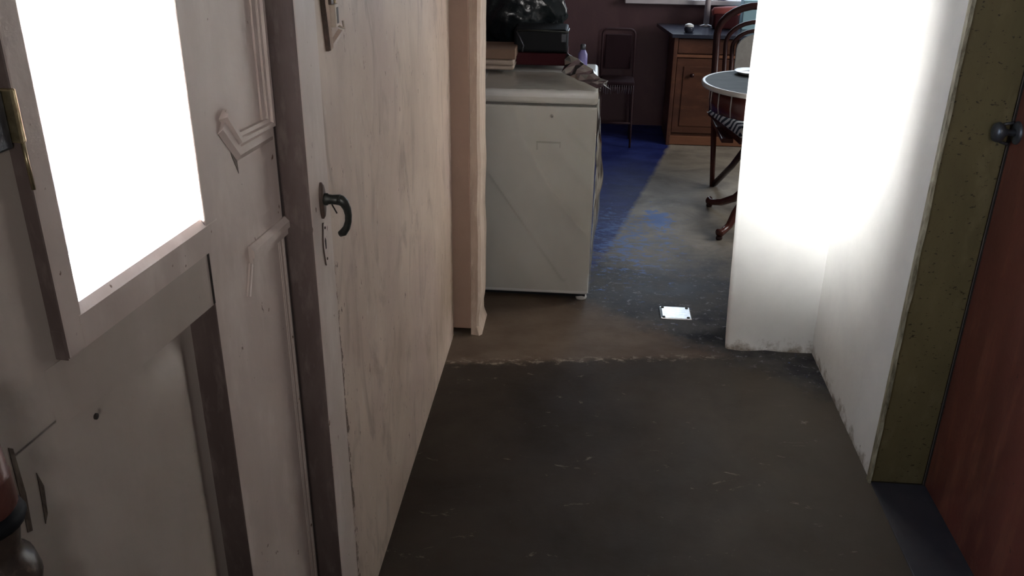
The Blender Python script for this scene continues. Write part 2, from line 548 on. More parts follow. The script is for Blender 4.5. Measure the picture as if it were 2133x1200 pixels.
def plaster_stub():
    bm = bmesh.new()
    nx, nz = 14, 54
    X1 = 1.2
    def P(i, k, y):
        z = 2.14 * k / nz
        xl = 0.583 - 0.030 * min(1.0, z / 0.9)
        x = xl + (X1 - xl) * i / nx
        flare = 0.018 * math.exp(-z / 0.035)
        rough = 0.006 * noise.noise(Vector((x * 9, z * 9, 2.0))) + 0.014 * math.exp(-z / 0.03) * noise.noise(Vector((x * 26, z * 30, 0)))
        return x, y - flare - rough, z
    front = [[bm.verts.new(P(i, k, 3.052)) for k in range(nz + 1)] for i in range(nx + 1)]
    for i in range(nx):
        for k in range(nz):
            bm.faces.new((front[i][k], front[i + 1][k], front[i + 1][k + 1], front[i][k + 1]))
    # rounded corner into the reveal
    prev = [v for v in front[0]]
    for st in range(1, 6):
        a = st / 5 * math.pi / 2
        cur = []
        for k in range(nz + 1):
            x, y, z = P(0, k, 3.052)
            cur.append(bm.verts.new((x - 0.016 * math.sin(a), y + 0.016 * (1 - math.cos(a)), z)))
        for k in range(nz):
            bm.faces.new((cur[k], prev[k], prev[k + 1], cur[k + 1]))
        prev = cur
    back = [bm.verts.new((v.co.x + 0.03, 3.23, v.co.z)) for v in prev]
    for k in range(nz):
        bm.faces.new((back[k], prev[k], prev[k + 1], back[k + 1]))
    fr = [bm.verts.new((X1, 3.23, z_)) for z_ in (0.0, 2.14)]
    bm.faces.new((back[0], fr[0], fr[1], back[-1]))
    bm.faces.new([front[i][nz] for i in range(nx + 1)] + [fr[1], back[-1]] + [])
    bmesh.ops.recalc_face_normals(bm, faces=bm.faces)
    return link('wall_middle', bm, 'white', smooth=True)


struct(plaster_stub(), 'bright white wall stub facing the hall beside the opening')
shell('wall_middle', [(1.15, 3.0, 3.06, 3.23, 0, 2.6), (-0.48, 1.2, 3.06, 3.23, 2.13, 2.6), (-1.0, -0.485, 3.06, 3.23, 0, 2.6)], 'hall_wall')
# brown jamb and plaster edge left of the opening
bm = bmesh.new()
bx(bm, -0.480, -0.398, 3.044, 3.20, 0.028, 2.16, 0.004, 2)
struct(link('trim_1', bm, 'jamb'), 'brown painted jamb left of the opening')
bm = bmesh.new()
nz = 60
pr = None
for k in range(nz + 1):
    z = 2.16 * k / nz
    w = 0.005 * noise.noise(Vector((3.1, 0, z * 7))) - 0.010 * math.exp(-((z - 0.05) / 0.05) ** 2) + 0.008 * math.exp(-z / 0.02)
    q = 0.004 * noise.noise(Vector((9.1, 0, z * 16)))
    ring = [bm.verts.new(c) for c in ((-0.399, 3.05 + q, z), (-0.372 + w, 3.046 - w * .6 + q, z), (-0.362 + w, 3.056 + q, z), (-0.362 + w, 3.23, z), (-0.399, 3.23, z))]
    if pr:
        for j in range(5):
            bm.faces.new((pr[j], pr[(j + 1) % 5], ring[(j + 1) % 5], ring[j]))
    else:
        bm.faces.new(ring)
    pr = ring
bm.faces.new(pr)
bmesh.ops.recalc_face_normals(bm, faces=bm.faces)
struct(link('trim_2', bm, 'plaster_edge', smooth=False), 'narrow pale plaster edge of the opening')
# khaki jamb of the red door
khaki = struct(box('trim_3', 0.883, 1.032, 2.245, 2.275, 0.004, 2.2, 'khaki', bev=0.003), 'khaki painted jamb beside the red-brown door')
bm = bmesh.new()
pr = None
for k in range(81):
    z = 2.2 * k / 80
    w = 0.0035 * noise.noise(Vector((1.7, 0, z * 14)))
    ring = [bm.verts.new(c) for c in ((0.8775, 2.243, z), (0.8855 + w, 2.240, z), (0.8855 + w, 2.262, z), (0.8775, 2.262, z))]
    if pr:
        for j in range(4):
            bm.faces.new((pr[j], pr[(j + 1) % 4], ring[(j + 1) % 4], ring[j]))
    pr = ring
bmesh.ops.recalc_face_normals(bm, faces=bm.faces)
struct(link('trim_4', bm, 'khaki_edge'), 'worn pale edge strip along the khaki jamb')
shell('wall_right', [(0.883, 1.3, 2.20, 3.05, 2.2, 2.6), (1.03, 1.3, -1.3, 2.24, 2.1, 2.6), (1.05, 1.3, -1.3, 1.26, 0, 2.1), (1.035, 1.3, 2.245, 3.05, 0, 2.2)], 'hall_wall')
struct(box('trim_5', 0.885, 1.06, 1.2, 2.243, -0.01, 0.004, 'sill_floor', bev=0.002), 'blue-black door sill under the red-brown door')
# far room
shell('wall_side', [(-1.05, -0.90, 3.06, 6.6, 0, 2.6)], 'far_wall')
FW = (0.262, 1.42, 0.875, 1.95)          # far window opening x0 x1 z0 z1
shell('wall_far', [(-1.0, FW[0], 6.42, 6.58, 0, 2.6), (FW[1], 3.0, 6.42, 6.58, 0, 2.6),
                   (FW[0], FW[1], 6.42, 6.58, 0, FW[2]), (FW[0], FW[1], 6.42, 6.58, FW[3], 2.6)], 'far_wall', 'dark maroon wall of the far room')
SW = (3.9, 5.3, 1.0, 2.1)
shell('wall_right', [(2.5, 2.65, 3.2, SW[0], 0, 2.6), (2.5, 2.65, SW[1], 6.6, 0, 2.6),
                     (2.5, 2.65, SW[0], SW[1], 0, SW[2]), (2.5, 2.65, SW[0], SW[1], SW[3], 2.6)], 'far_wall')

# far window
w1 = struct(empty('window_1', (0, 0, 0)))
bm = bmesh.new()
bx(bm, FW[0], FW[1], 6.43, 6.49, FW[2], FW[2] + 0.035, 0.004)
bx(bm, FW[0], FW[1], 6.43, 6.49, FW[3] - 0.04, FW[3], 0.004)
bx(bm, FW[0], FW[0] + 0.04, 6.43, 6.49, FW[2], FW[3], 0.004)
bx(bm, FW[1] - 0.04, FW[1], 6.43, 6.49, FW[2], FW[3], 0.004)
link('window_frame', bm, 'frame_white', w1)
box('mullion', 0.80, 0.84, 6.435, 6.485, FW[2] + 0.03, FW[3] - 0.03, 'chair_wood', w1, 0.004)
box('window_sill', FW[0] - 0.03, FW[1] + 0.03, 6.35, 6.45, FW[2] - 0.03, FW[2] + 0.002, 'frame_white', w1, 0.005)
for a, b in ((FW[0] + 0.04, 0.80), (0.84, FW[1] - 0.04)):
    box('pane', a, b, 6.458, 6.462, FW[2] + 0.035, FW[3] - 0.04, 'glass', w1)
portal((0.84, 6.60, 1.41), (0.84, 5.0, 1.41), 1.16, 1.08)
w2 = struct(empty('window_2', (0, 0, 0)))
bm = bmesh.new()
bx(bm, 2.52, 2.58, SW[0], SW[1], SW[2], SW[2] + 0.05)
bx(bm, 2.52, 2.58, SW[0], SW[1], SW[3] - 0.05, SW[3])
bx(bm, 2.52, 2.58, SW[0], SW[0] + 0.05, SW[2], SW[3])
bx(bm, 2.52, 2.58, SW[1] - 0.05, SW[1], SW[2], SW[3])
bx(bm, 2.52, 2.58, 4.58, 4.62, SW[2], SW[3])
link('window_frame', bm, 'frame_white', w2)
box('pane', 2.548, 2.552, SW[0] + .05, SW[1] - .05, SW[2] + .05, SW[3] - .05, 'glass', w2)
portal((2.66, 4.6, 1.55), (1.0, 4.6, 1.55), 1.4, 1.1)

# outside: yard and step seen through the door glass
struct(box('ground', -14, 14, -14, 20, -0.30, -0.13, 'ext_ground'), 'pale yard outside')

# ------------------------------------------------------------------ door 1: window door on the left
ang = math.atan2(DX, DY)                   # leaf axis s runs along local +Y
d1 = struct(empty('door_1', (-0.505, 1.47, 0.0), -ang), 'old white panelled door with a bright glass pane on the left')
T = -0.048                                 # depth of the recessed plane (local -X is outdoors)
S0, S1 = -0.635, -0.308                    # window opening edges incl. stile
ZB = 1.152                                 # top of sill rail


def d1box(name, x0, x1, s0, s1, z0, z1, mat, bev=0.003):
    return box(name, x0, x1, s0, s1, z0, z1, mat, d1, bev)


def faced(name, x0, x1, s0, s1, z0, z1, parent, front='paint', side='edge', bev=0.0025):
    """board with a painted face (towards +X) and brown edges towards -Y (the near edge)"""
    bm = bmesh.new()
    bx(bm, x0, x1, s0, s1, z0, z1, bev, 2)
    bm.normal_update()
    for f in bm.faces:
        f.material_index = 1 if f.normal.y < -0.8 else 0
    return link(name, bm, [front, side], parent)


WT = 1.95
# recessed base boards (left field, lower panel) around the window opening
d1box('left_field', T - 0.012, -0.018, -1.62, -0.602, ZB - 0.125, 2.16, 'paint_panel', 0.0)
bm = bmesh.new()
NS, NZ = 70, 50
def panel_x(s, z):
    def sm(v):
        v = max(0.0, min(1.0, v))
        return v * v * (3 - 2 * v)
    a = sm((s + 0.400) / 0.075)                       # sinks towards the right stile
    b = sm((z - 0.925) / 0.075) * sm((s + 0.50) / 0.12)   # and towards the rail above
    return -0.018 - 0.029 * max(a, b)
g = [[bm.verts.new((panel_x(-1.62 + 1.33 * i / NS if i < 20 else -1.24 + 0.95 * (i - 20) / (NS - 20), 1.03 * j / NZ), (-1.62 + 1.33 * i / NS if i < 20 else -1.24 + 0.95 * (i - 20) / (NS - 20)), 1.03 * j / NZ)) for j in range(NZ + 1)] for i in range(NS + 1)]
for i in range(NS):
    for j in range(NZ):
        bm.faces.new((g[i][j], g[i + 1][j], g[i + 1][j + 1], g[i][j + 1]))
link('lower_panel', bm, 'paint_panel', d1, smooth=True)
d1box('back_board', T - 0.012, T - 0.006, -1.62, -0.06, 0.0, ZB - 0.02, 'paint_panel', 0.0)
d1box('top_rail', T - 0.025, -0.0005, -0.606, -0.30, WT, 2.155, 'paint')
faced('left_stile', T - 0.002, 0.0, -0.628, -0.594, 1.098, WT + 0.02, d1)
# stile horn below the sill is slightly set left
faced('stile_horn', T - 0.002, -0.0015, -0.6285, -0.600, 1.096, 1.135, d1)
faced('right_stile', T - 0.010, 0.0, -0.306, -0.053, 0.0, 2.16, d1)
# sill board, a little proud, and the lower rail board under it
bm = bmesh.new()
strip_prism(bm, [(T - 0.002, 1.10), (0.0005, 1.10), (0.0005, 1.140), (-0.006, ZB), (T - 0.002, ZB + 0.003)], -0.600, -0.272, 'y')
link('sill_board', bm, 'paint', d1)
bm = bmesh.new()
lo = []
for s, xx in ((-0.650, -0.0178), (-0.628, -0.0165), (-0.56, -0.006), (-0.309, -0.0015)):
    zt = 1.101 if s > -0.61 else 1.094
    lo.append([bm.verts.new(c) for c in ((T - 0.002, s, 1.018), (xx, s, 1.018), (xx, s, zt), (T - 0.002, s, zt))])
for a, b in zip(lo, lo[1:]):
    for j in range(4):
        bm.faces.new((a[j], a[(j + 1) % 4], b[(j + 1) % 4], b[j]))
bm.faces.new(lo[0])
bm.faces.new(lo[-1][::-1])
bmesh.ops.recalc_face_normals(bm, faces=bm.faces)
link('lower_rail', bm, 'paint_panel', d1)
d1box('rail_joint', T, 0.0002, -0.3092, -0.3058, 1.02, 1.10, 'crack', 0.0)
# glass and its beads
d1box('pane', -0.036, -0.033, -0.60, -0.302, ZB - 0.01, WT + 0.01, 'glass', 0.0)
d1box('glazing_bead', -0.046, -0.038, -0.594, -0.306, ZB - 0.004, ZB + 0.008, 'frame_white', 0.002)
# outdoor ledge under the glass
d1box('outer_ledge', -0.13, T - 0.013, -0.62, -0.27, ZB - 0.05, ZB - 0.012, 'frame_white', 0.003)
# decorative mouldings on the right stile
def mould(name, pts, w=0.016, h=0.011, mat='paint'):
    """moulding following a polyline in (s, z) on the face x=0, stepped profile, mitred"""
    prof = [(-w / 2, 0.0), (-w / 2, h * .55), (-w / 6, h * .6), (-w / 10, h), (w / 4, h), (w / 2, h * .25), (w / 2, 0.0)]
    bm = bmesh.new()
    P2 = [Vector(p) for p in pts]
    rings = []
    for i, p in enumerate(P2):
        d_in = (p - P2[i - 1]).normalized() if i else (P2[1] - p).normalized()
        d_out = (P2[i + 1] - p).normalized() if i < len(P2) - 1 else d_in
        tdir = (d_in + d_out).normalized()
        nrm = Vector((-tdir.y, tdir.x))
        k = 1.0 / max(0.5, abs(nrm.dot(Vector((-d_in.y, d_in.x)))))
        rings.append([bm.verts.new((0.0 + b, p.x + nrm.x * a * k, p.y + nrm.y * a * k)) for a, b in prof])
    m_ = len(prof)
    for a, b in zip(rings, rings[1:]):
        for j in range(m_):
            bm.faces.new((a[j], a[(j + 1) % m_], b[(j + 1) % m_], b[j]))
    bm.faces.new(rings[0])
    bm.faces.new(rings[-1][::-1])
    bmesh.ops.recalc_face_normals(bm, faces=bm.faces)
    return link(name, bm, mat, d1)


mould('moulding_base', [(-0.068, 2.02), (-0.081, 1.222), (-0.184, 1.222), (-0.226, 1.270)], 0.034, 0.006)
mould('upper_moulding', [(-0.062, 2.02), (-0.075, 1.235), (-0.186, 1.238), (-0.222, 1.284)], 0.019, 0.012)
d1box('moulding_groove', 0.0, 0.0006, -0.0855, -0.0835, 1.245, 2.02, 'crack', 0.0)
bm = bmesh.new()
strip_prism(bm, [(-0.219, 1.262), (-0.192, 1.224), (-0.190, 1.185), (-0.205, 1.215)], 0.0, 0.0008, 'x')
link('shade_chip_wedge', bm, 'rust', d1)  # dark wedge: shadow under the moulding plus a chip, put in as colour
mould('lower_moulding', [(-0.188, 1.048), (-0.046, 1.050)], 0.032, 0.010)
mould('side_moulding', [(-0.186, 1.034), (-0.206, 0.985)], 0.012, 0.006)
mould('side_bead', [(-0.076, 1.03), (-0.078, 0.12)], 0.010, 0.0018)
mould('side_bead', [(-0.062, 1.03), (-0.064, 0.12)], 0.006, 0.0018)
# catch on the left stile
bc = d1box('latch_case', -0.018, -0.006, -0.700, -0.634, 1.345, 1.405, 'grey_metal', 0.003)
box('brass_catch', -0.012, 0.003, -0.6325, -0.625, 1.350, 1.405, 'brass', bc, 0.002)
tube_obj('latch_rod', [(0.0, -0.6285, 1.352), (0.0, -0.6275, 1.30)], 0.0022, 'brass', bc, 8)
# nail and gouges in the lower panel
lathe_obj('nail_head', [(0, 0.0), (0.004, 0.0), (0.004, 0.002), (0, 0.003)], 'crack', d1, (-0.006, -0.60, 1.005)).rotation_euler = (0, math.pi / 2, 0)
for pts in ([(-0.676, 1.025), (-0.670, 1.02), (-0.668, 0.96), (-0.672, 0.912), (-0.679, 0.915), (-0.677, 0.965)],
            [(-0.646, 0.972), (-0.641, 0.95), (-0.645, 0.915), (-0.653, 0.905), (-0.650, 0.93)]):
    bm = bmesh.new()
    strip_prism(bm, [(p[0] - 0.050 + 0.003 * noise.noise(Vector((p[1] * 90, 0, 1))), p[1] + 0.018) for p in pts], -0.0182, -0.0172, 'x')
    link('gouge', bm, 'scrape', d1)
# filler post added to stop skylight leaking between the two doors
struct(box('trim_6', -0.66, -0.515, 1.405, 1.50, 0, 2.16, 'edge'), 'brown filler post added as a light seal behind the meeting edge of the left doors')

# ------------------------------------------------------------------ door 2: cream leaf with the handle
d2 = struct(empty('door_2', (-0.46, 1.42, 0.0)), 'stained cream door leaf with an iron handle along the left side')
# local: x 0 = face of the lock stile, y from 0 (near edge) to 1.62, z up
faced('lock_stile', -0.05, 0.0, 0.0, 0.115, 0.004, 2.16, d2, 'paint', 'edge', 0.004)
box('leaf_board', -0.05, -0.0045, 0.113, 1.622, 0.0, 2.16, 'handle_door', d2)


def d2mould(name, pts, w, h, mat):
    prof = [(-w / 2, 0.0), (-w / 2, h * .6), (-w / 8, h), (w / 4, h * .8), (w / 2, 0.0)]
    bm = bmesh.new()
    P2 = [Vector(p) for p in pts]
    rings = []
    for i, p in enumerate(P2):
        d_in = (p - P2[i - 1]).normalized() if i else (P2[1] - p).normalized()
        d_out = (P2[i + 1] - p).normalized() if i < len(P2) - 1 else d_in
        td = (d_in + d_out).normalized()
        nr = Vector((-td.y, td.x))
        k = 1.0 / max(0.5, abs(nr.dot(Vector((-d_in.y, d_in.x)))))
        rings.append([bm.verts.new((-0.0045 + b, p.x + nr.x * a * k, p.y + nr.y * a * k)) for a, b in prof])
    m_ = len(prof)
    for a, b in zip(rings, rings[1:]):
        for j in range(m_):
            bm.faces.new((a[j], a[(j + 1) % m_], b[(j + 1) % m_], b[j]))
    bm.faces.new(rings[0])
    bm.faces.new(rings[-1][::-1])
    bmesh.ops.recalc_face_normals(bm, faces=bm.faces)
    return link(name, bm, mat, d2)


d2mould('brown_moulding', [(0.158, 2.0), (0.163, 1.40), (0.178, 1.318)], 0.012, 0.008, 'rust')
d2mould('cream_moulding', [(0.172, 2.0), (0.177, 1.40), (0.193, 1.322), (0.265, 1.338)], 0.010, 0.009, 'handle_door')
# little door chain with its keeper
ch = box('chain_keeper', -0.005, 0.006, 0.214, 0.238, 1.352, 1.392, 'bone', d2, 0.002)
box('keeper_slot', 0.004, 0.0066, 0.221, 0.232, 1.358, 1.386, 'rust', ch)
tube_obj('keeper_hook', [(0.004, 0.236, 1.352), (0.012, 0.244, 1.347), (0.010, 0.246, 1.360)], 0.0025, 'bone', ch, 6)
for i in range(14):
    z = 1.397 + i * 0.0105
    pts = []
    for k in range(10):
        a = 2 * math.pi * k / 10
        u, v = 0.0042 * math.cos(a), 0.0078 * math.sin(a)
        pts.append((0.001 + (u if i % 2 else 0), 0.232 + (0 if i % 2 else u), z + v))
    tube_obj('chain_link', pts, 0.0014, 'brass', ch, 5, True)
box('chain_track', -0.005, 0.001, 0.208, 0.224, 1.392, 1.62, 'rust', ch, 0.001)

# handle: long oval rose, neck, drooping curved lever
hd = bmesh.new()
pr = None
for xx, sc in ((0.0, 1.0), (0.003, 1.0), (0.006, 0.86), (0.007, 0.6)):
    ring = [hd.verts.new((xx, 0.060 + 0.0125 * sc * math.cos(2 * math.pi * j / 28), 1.076 + 0.034 * sc * math.sin(2 * math.pi * j / 28))) for j in range(28)]
    if pr:
        for j in range(28):
            hd.faces.new((pr[j], pr[(j + 1) % 28], ring[(j + 1) % 28], ring[j]))
    pr = ring
hd.faces.new(pr)
bmesh.ops.recalc_face_normals(hd, faces=hd.faces)
hp = link('handle', hd, 'rust', d2, smooth=True)
tube_obj('handle_neck', [(0.004, 0.060, 1.079), (0.012, 0.060, 1.079), (0.014, 0.060, 1.079), (0.020, 0.060, 1.079), (0.036, 0.060, 1.079)],
         [0.011, 0.011, 0.009, 0.0085, 0.0095], 'iron', hp, 14)
lev = [(0.030, 0.060, 1.079), (0.036, 0.060, 1.078), (0.0415, 0.061, 1.073), (0.0455, 0.062, 1.063), (0.047, 0.063, 1.050), (0.0455, 0.065, 1.037), (0.041, 0.067, 1.024), (0.034, 0.069, 1.014), (0.027, 0.070, 1.010)]
tube_obj('lever', lev, [0.0095, 0.0095, 0.0088, 0.0074, 0.0064, 0.0062, 0.0066, 0.0074, 0.0056], 'iron', hp, 14)
tube_obj('set_screw', [(0.019, 0.060, 1.070), (0.026, 0.064, 1.052)], 0.0014, 'crack', hp, 6)
# painted-over keyhole plate
es = bmesh.new()
out = []
for k in range(40):
    a = 2 * math.pi * k / 40
    u = 0.0095 * math.copysign(abs(math.cos(a)) ** 0.75, math.cos(a)) * (1.0 + 0.18 * math.cos(4 * a))
    v = 0.040 * math.copysign(abs(math.sin(a)) ** 0.85, math.sin(a))
    out.append((0.060 + u, 0.994 + v))
strip_prism(es, out, 0.0, 0.0022, 'x')
ep = link('keyhole_plate', es, 'paint', d2)
rm = [(0.0012, 0.060 + (p[0] - 0.060) * 1.06, 0.994 + (p[1] - 0.994) * 1.03) for p in out if p[0] < 0.0585]
tube_obj('plate_rim', rm, 0.0013, 'rust', ep, 6)
kh = bmesh.new()
strip_prism(kh, [(0.0565, 1.000), (0.0600, 1.006), (0.0635, 1.000), (0.0625, 0.984), (0.0575, 0.984)], 0.0021, 0.0027, 'x')
link('keyhole', kh, 'crack', ep)
for zz in (1.024, 0.964):
    lathe_obj('screw', [(0, 0), (0.0028, 0), (0.0024, 0.0015), (0, 0.002)], 'rust', ep, (0.002, 0.062, zz), 10).rotation_euler = (0, math.pi / 2, 0)

# ------------------------------------------------------------------ door 3: red-brown door on the right
d3 = struct(empty('door_3', (1.037, 1.26, 0.004)), 'red-brown varnished door at the right edge')
box('leaf', 0.0, 0.045, 0.0, 0.985, 0.0, 2.09, 'red_door', d3, 0.003)
box('joint', -0.002, 0.0, 0.978, 0.9845, 0.0, 2.09, 'crack', d3)
lk = empty('lock', (0, 0, 0)); lk.parent = d3
# rim lock with a round knob and a small thumb latch
bm = bmesh.new()
lathe(bm, [(0, -0.004), (0.028, -0.004), (0.028, 0.002), (0.022, 0.006), (0, 0.006)], 24)
rose = link('knob_rose', bm, 'grey_metal', lk, (0, 0.955, 1.055), True)
rose.rotation_euler = (0, -math.pi / 2, 0)
bm = bmesh.new()
lathe(bm, [(0, 0.0), (0.009, 0.0), (0.008, 0.018), (0.010, 0.024), (0.021, 0.031), (0.025, 0.040), (0.021, 0.049), (0.008, 0.053), (0, 0.053)], 24)
kn = link('knob', bm, 'grey_metal', lk, (-0.004, 0.955, 1.055), True)
kn.rotation_euler = (0, -math.pi / 2, 0)
tube_obj('strike_loop', [(-0.004, 0.975, 1.075), (-0.022, 0.979, 1.07), (-0.030, 0.982, 1.05), (-0.022, 0.983, 1.025), (-0.004, 0.98, 1.02)], 0.004, 'grey_metal', lk, 8)

# ------------------------------------------------------------------ turned pole at the left edge
tp = tag(empty('turned_pole', (-0.552, 0.638, 0.0)), 'turned wooden pole with red-brown top and black rings standing against the window door', 'pole')
lathe_obj('shaft', [(0, 0.000), (0.030, 0.000), (0.030, 0.060), (0.022, 0.100), (0.022, 0.665), (0.030, 0.705), (0.034, 0.765), (0.028, 0.805), (0.036, 0.845), (0.040, 0.885), (0.037, 0.915), (0.030, 0.930), (0.030, 0.945)], 'turn_dark', tp)
lathe_obj('bead', [(0.028, 0.945), (0.036, 0.950), (0.040, 0.970), (0.036, 0.990), (0.029, 0.995), (0.027, 1.007), (0.031, 1.030), (0.030, 1.035)], 'turn_dark', tp)
lathe_obj('ring', [(0.028, 1.033), (0.036, 1.035), (0.039, 1.042), (0.036, 1.049), (0.027, 1.051)], 'black', tp)
lathe_obj('red_top', [(0.030, 1.049), (0.034, 1.055), (0.033, 1.085), (0.0335, 1.087), (0.032, 1.089), (0.030, 1.130), (0.024, 1.135), (0, 1.135)], 'turn_red', tp)
lathe_obj('finial', [(0, 1.133), (0.018, 1.133), (0.024, 1.139), (0.025, 1.147), (0.018, 1.155), (0.009, 1.156), (0.007, 1.151), (0, 1.151)], 'bone', tp)

# ------------------------------------------------------------------ washing machine
WX0, WX1, WY0, WY1 = -0.50, 0.046, 3.40, 3.98
wm = tag(empty('washing_machine', ((WX0 + WX1) / 2, (WY0 + WY1) / 2, 0)), 'white washing machine wrapped in clear plastic at the left of the opening', 'washing machine')
ox, oy = wm.location.x, wm.location.y


def wbox(name, x0, x1, y0, y1, z0, z1, mat, parent=None, bev=0.006, seg=3):
    return box(name, x0 - ox, x1 - ox, y0 - oy, y1 - oy, z0, z1, mat, parent or wm, bev, seg)


wbox('body', WX0, WX1, WY0, WY1, 0.028, 0.815, 'washer', bev=0.010)
wbox('base_gap', WX0 + .01, WX1 - .012, WY0 + .012, WY1 - .01, 0.016, 0.030, 'black', bev=0)
wbox('seam', WX0 + .003, WX1 - .003, WY0 + .004, WY1 - .003, 0.813, 0.821, 'washer_seam', bev=0)
bm = bmesh.new()
bx(bm, WX0 - ox - .001, WX1 - ox + .001, WY0 - oy - .002, WY1 - oy, 0.820, 0.872, 0.016, 4)
link('lid', bm, 'washer', wm, smooth=True)
wbox('grip_recess', -0.180, -0.094, WY0 - .0008, WY0 + .002, 0.646, 0.672, 'washer', bev=0)
gr = wbox('grip', -0.184, -0.090, WY0 - .004, WY0 + .002, 0.669, 0.675, 'rubber', bev=0.001)
wbox('grip_side', -0.184, -0.179, WY0 - .003, WY0 + .002, 0.642, 0.672, 'rubber', bev=0.001)
wbox('grip_side', -0.094, -0.090, WY0 - .003, WY0 + .002, 0.652, 0.672, 'rubber', bev=0.001)
bd = lathe_obj('badge', [(0, 0), (0.007, 0), (0.007, 0.002), (0.004, 0.003), (0, 0.003)], 'chrome', wm, (-0.127 - ox, WY0 - oy, 0.776), 14)
bd.rotation_euler = (math.pi / 2, 0, 0)
for fx, fy in ((0.018, WY0 + .03), (WX0 + .04, WY0 + .03), (0.018, WY1 - .04), (WX0 + .04, WY1 - .04)):
    lathe_obj('foot', [(0, 0), (0.022, 0), (0.024, 0.006), (0.022, 0.016), (0.014, 0.02), (0, 0.02)], 'rubber', wm, (fx - ox, fy - oy, 0), 16)

# clear film over the machine: front sheet with diagonal creases, right flap
pf = tag(empty('plastic_sheet', (0.0, 3.39, 0.872)), 'clear plastic film draped over the washing machine, bunched at its top right corner', 'plastic sheet')


def crease(u, v, c0, slope, w, amp):
    d = (v - (c0 - slope * u)) / math.sqrt(1 + slope * slope)
    return amp * math.exp(-(d / w) ** 2)


def grid(name, fn, nu, nv, mat, parent):
    bm = bmesh.new()
    g = [[bm.verts.new(fn(i / nu, j / nv)) for j in range(nv + 1)] for i in range(nu + 1)]
    for i in range(nu):
        for j in range(nv):
            bm.faces.new((g[i][j], g[i + 1][j], g[i + 1][j + 1], g[i][j + 1]))
    return link(name, bm, mat, parent, smooth=True)


def front_film(u, v):
    x = -0.40 + 0.452 * u
    z = 0.05 + 0.80 * v
    d = 0.004 + 0.006 * noise.noise(Vector((x * 5, z * 3, 1.3))) ** 2
    d += crease(x + 0.40, z, 0.60, 1.45, 0.006, 0.010) * (1 if 0.10 < z < 0.55 else 0.2)
    d += crease(x + 0.40, z, 0.98, 1.10, 0.022, 0.006) + crease(x + 0.40, z, 0.84, 1.2, 0.03, 0.005)
    d += crease(x + 0.40, z, 1.08, 1.0, 0.014, 0.006) + crease(x + 0.40, z, 0.36, 1.2, 0.03, 0.004)
    return (x, 3.392 - d - 3.39, z - 0.872)


grid('front_sheet', front_film, 60, 90, 'film', pf)


def side_film(u, v):
    z = 0.12 + 0.75 * v
    bulge = 0.034 * (math.sin(math.pi * min(1, max(0, (z - 0.2) / 0.66))) ** 1) * (0.75 + 0.5 * noise.noise(Vector((0.4, 0.2, z * 9))))
    a = u * math.pi
    x = 0.052 + bulge * math.sin(a * 0.98) + 0.006 * noise.noise(Vector((u * 5, z * 12, 7)))
    y = 3.388 + u * 0.16 + 0.012 * noise.noise(Vector((u * 4, z * 8, 3)))
    return (x, y - 3.39, z - 0.872)


grid('side_sheet', side_film, 24, 60, 'film_bunch', pf)


A0, A1 = Vector((-0.105, 3.70, 0.886)), Vector((0.042, 3.396, 0.886))
B0, B1 = Vector((-0.088, 3.735, 0.958)), Vector((0.072, 3.450, 0.905))
C0, C1 = Vector((-0.020, 3.80, 0.890)), Vector((0.092, 3.500, 0.862))


def bunch(u, v):
    """stiff folded flap: up from the front edge, over a crease, down to the right"""
    p = A0.lerp(A1, u).lerp(B0.lerp(B1, u), v * 2) if v <= 0.5 else B0.lerp(B1, u).lerp(C0.lerp(C1, u), v * 2 - 1)
    i, j = round(u * 8), round(v * 6)
    k = 0.012 if 0 < v < 1 else 0.004
    q = p + Vector((noise.noise(Vector((i * 1.7, j * 2.3, 1))), noise.noise(Vector((i * 1.3, j * 1.9, 5))), noise.noise(Vector((i * 2.1, j * 1.1, 9))))) * k * 1.6
    return (q.x, q.y - 3.39, max(q.z, 0.88 if q.x < 0.06 else 0.85) - 0.872)


bf = grid('bunched_film', bunch, 8, 6, 'film_bunch', pf)
for p_ in bf.data.polygons:
    p_.use_smooth = False


def top_film(u, v):
    x = -0.40 + 0.44 * u
    y = 3.395 + 0.34 * v
    z = 0.8745 + 0.007 * abs(noise.noise(Vector((x * 9, y * 7, 2)))) + 0.004 * abs(noise.noise(Vector((x * 25, y * 19, 5))))
    return (x, y - 3.39, z - 0.872)


grid('top_sheet', top_film, 40, 34, 'film_top', pf)

# things piled on the machine
ZT = 0.886
bk = tag(empty('folded_cloth', (-0.405, 3.80, ZT)), 'folded cream cloth at the bottom of the pile on the washing machine', 'cloth')
bm = bmesh.new()
for i in range(2):
    bx(bm, -0.09, 0.105, -0.10, 0.10, 0.000 + i * 0.020, 0.0195 + i * 0.020, 0.009, 3)
for v in bm.verts:
    v.co.z += 0.004 * noise.noise(v.co * 20) if v.co.z > 0.005 else 0
    v.co.y += 0.005 * noise.noise(v.co * 14 + Vector((3, 0, 0)))
link('fold', bm, 'cream', bk, smooth=True)
tag(box('cardboard_tray', -0.49, -0.295, 3.71, 3.90, 0.9275, 0.968, 'card', None, 0.004), 'flat brown cardboard box lying on the folded cloth', 'box')
rt = tag(empty('tray', (-0.20, 3.93, ZT)), 'low dark red tray under the black case on the washing machine', 'tray')
bm = bmesh.new()
bx(bm, -0.115, 0.115, -0.10, 0.10, 0.0, 0.006, 0.002)
for x0, x1, y0, y1 in ((-.115, .115, -.10, -.094), (-.115, .115, .094, .10), (-.115, -.109, -.10, .10), (.109, .115, -.10, .10)):
    bx(bm, x0, x1, y0, y1, 0.004, 0.05, 0.002)
link('bowl', bm, 'red_dark', rt)
cs = tag(empty('case', (-0.20, 3.93, ZT + 0.0515)), 'black plastic case with a grey rim standing on the red tray', 'case')
box('shell', -0.112, 0.112, -0.095, 0.095, 0.0, 0.095, 'black', cs, 0.012, 3)
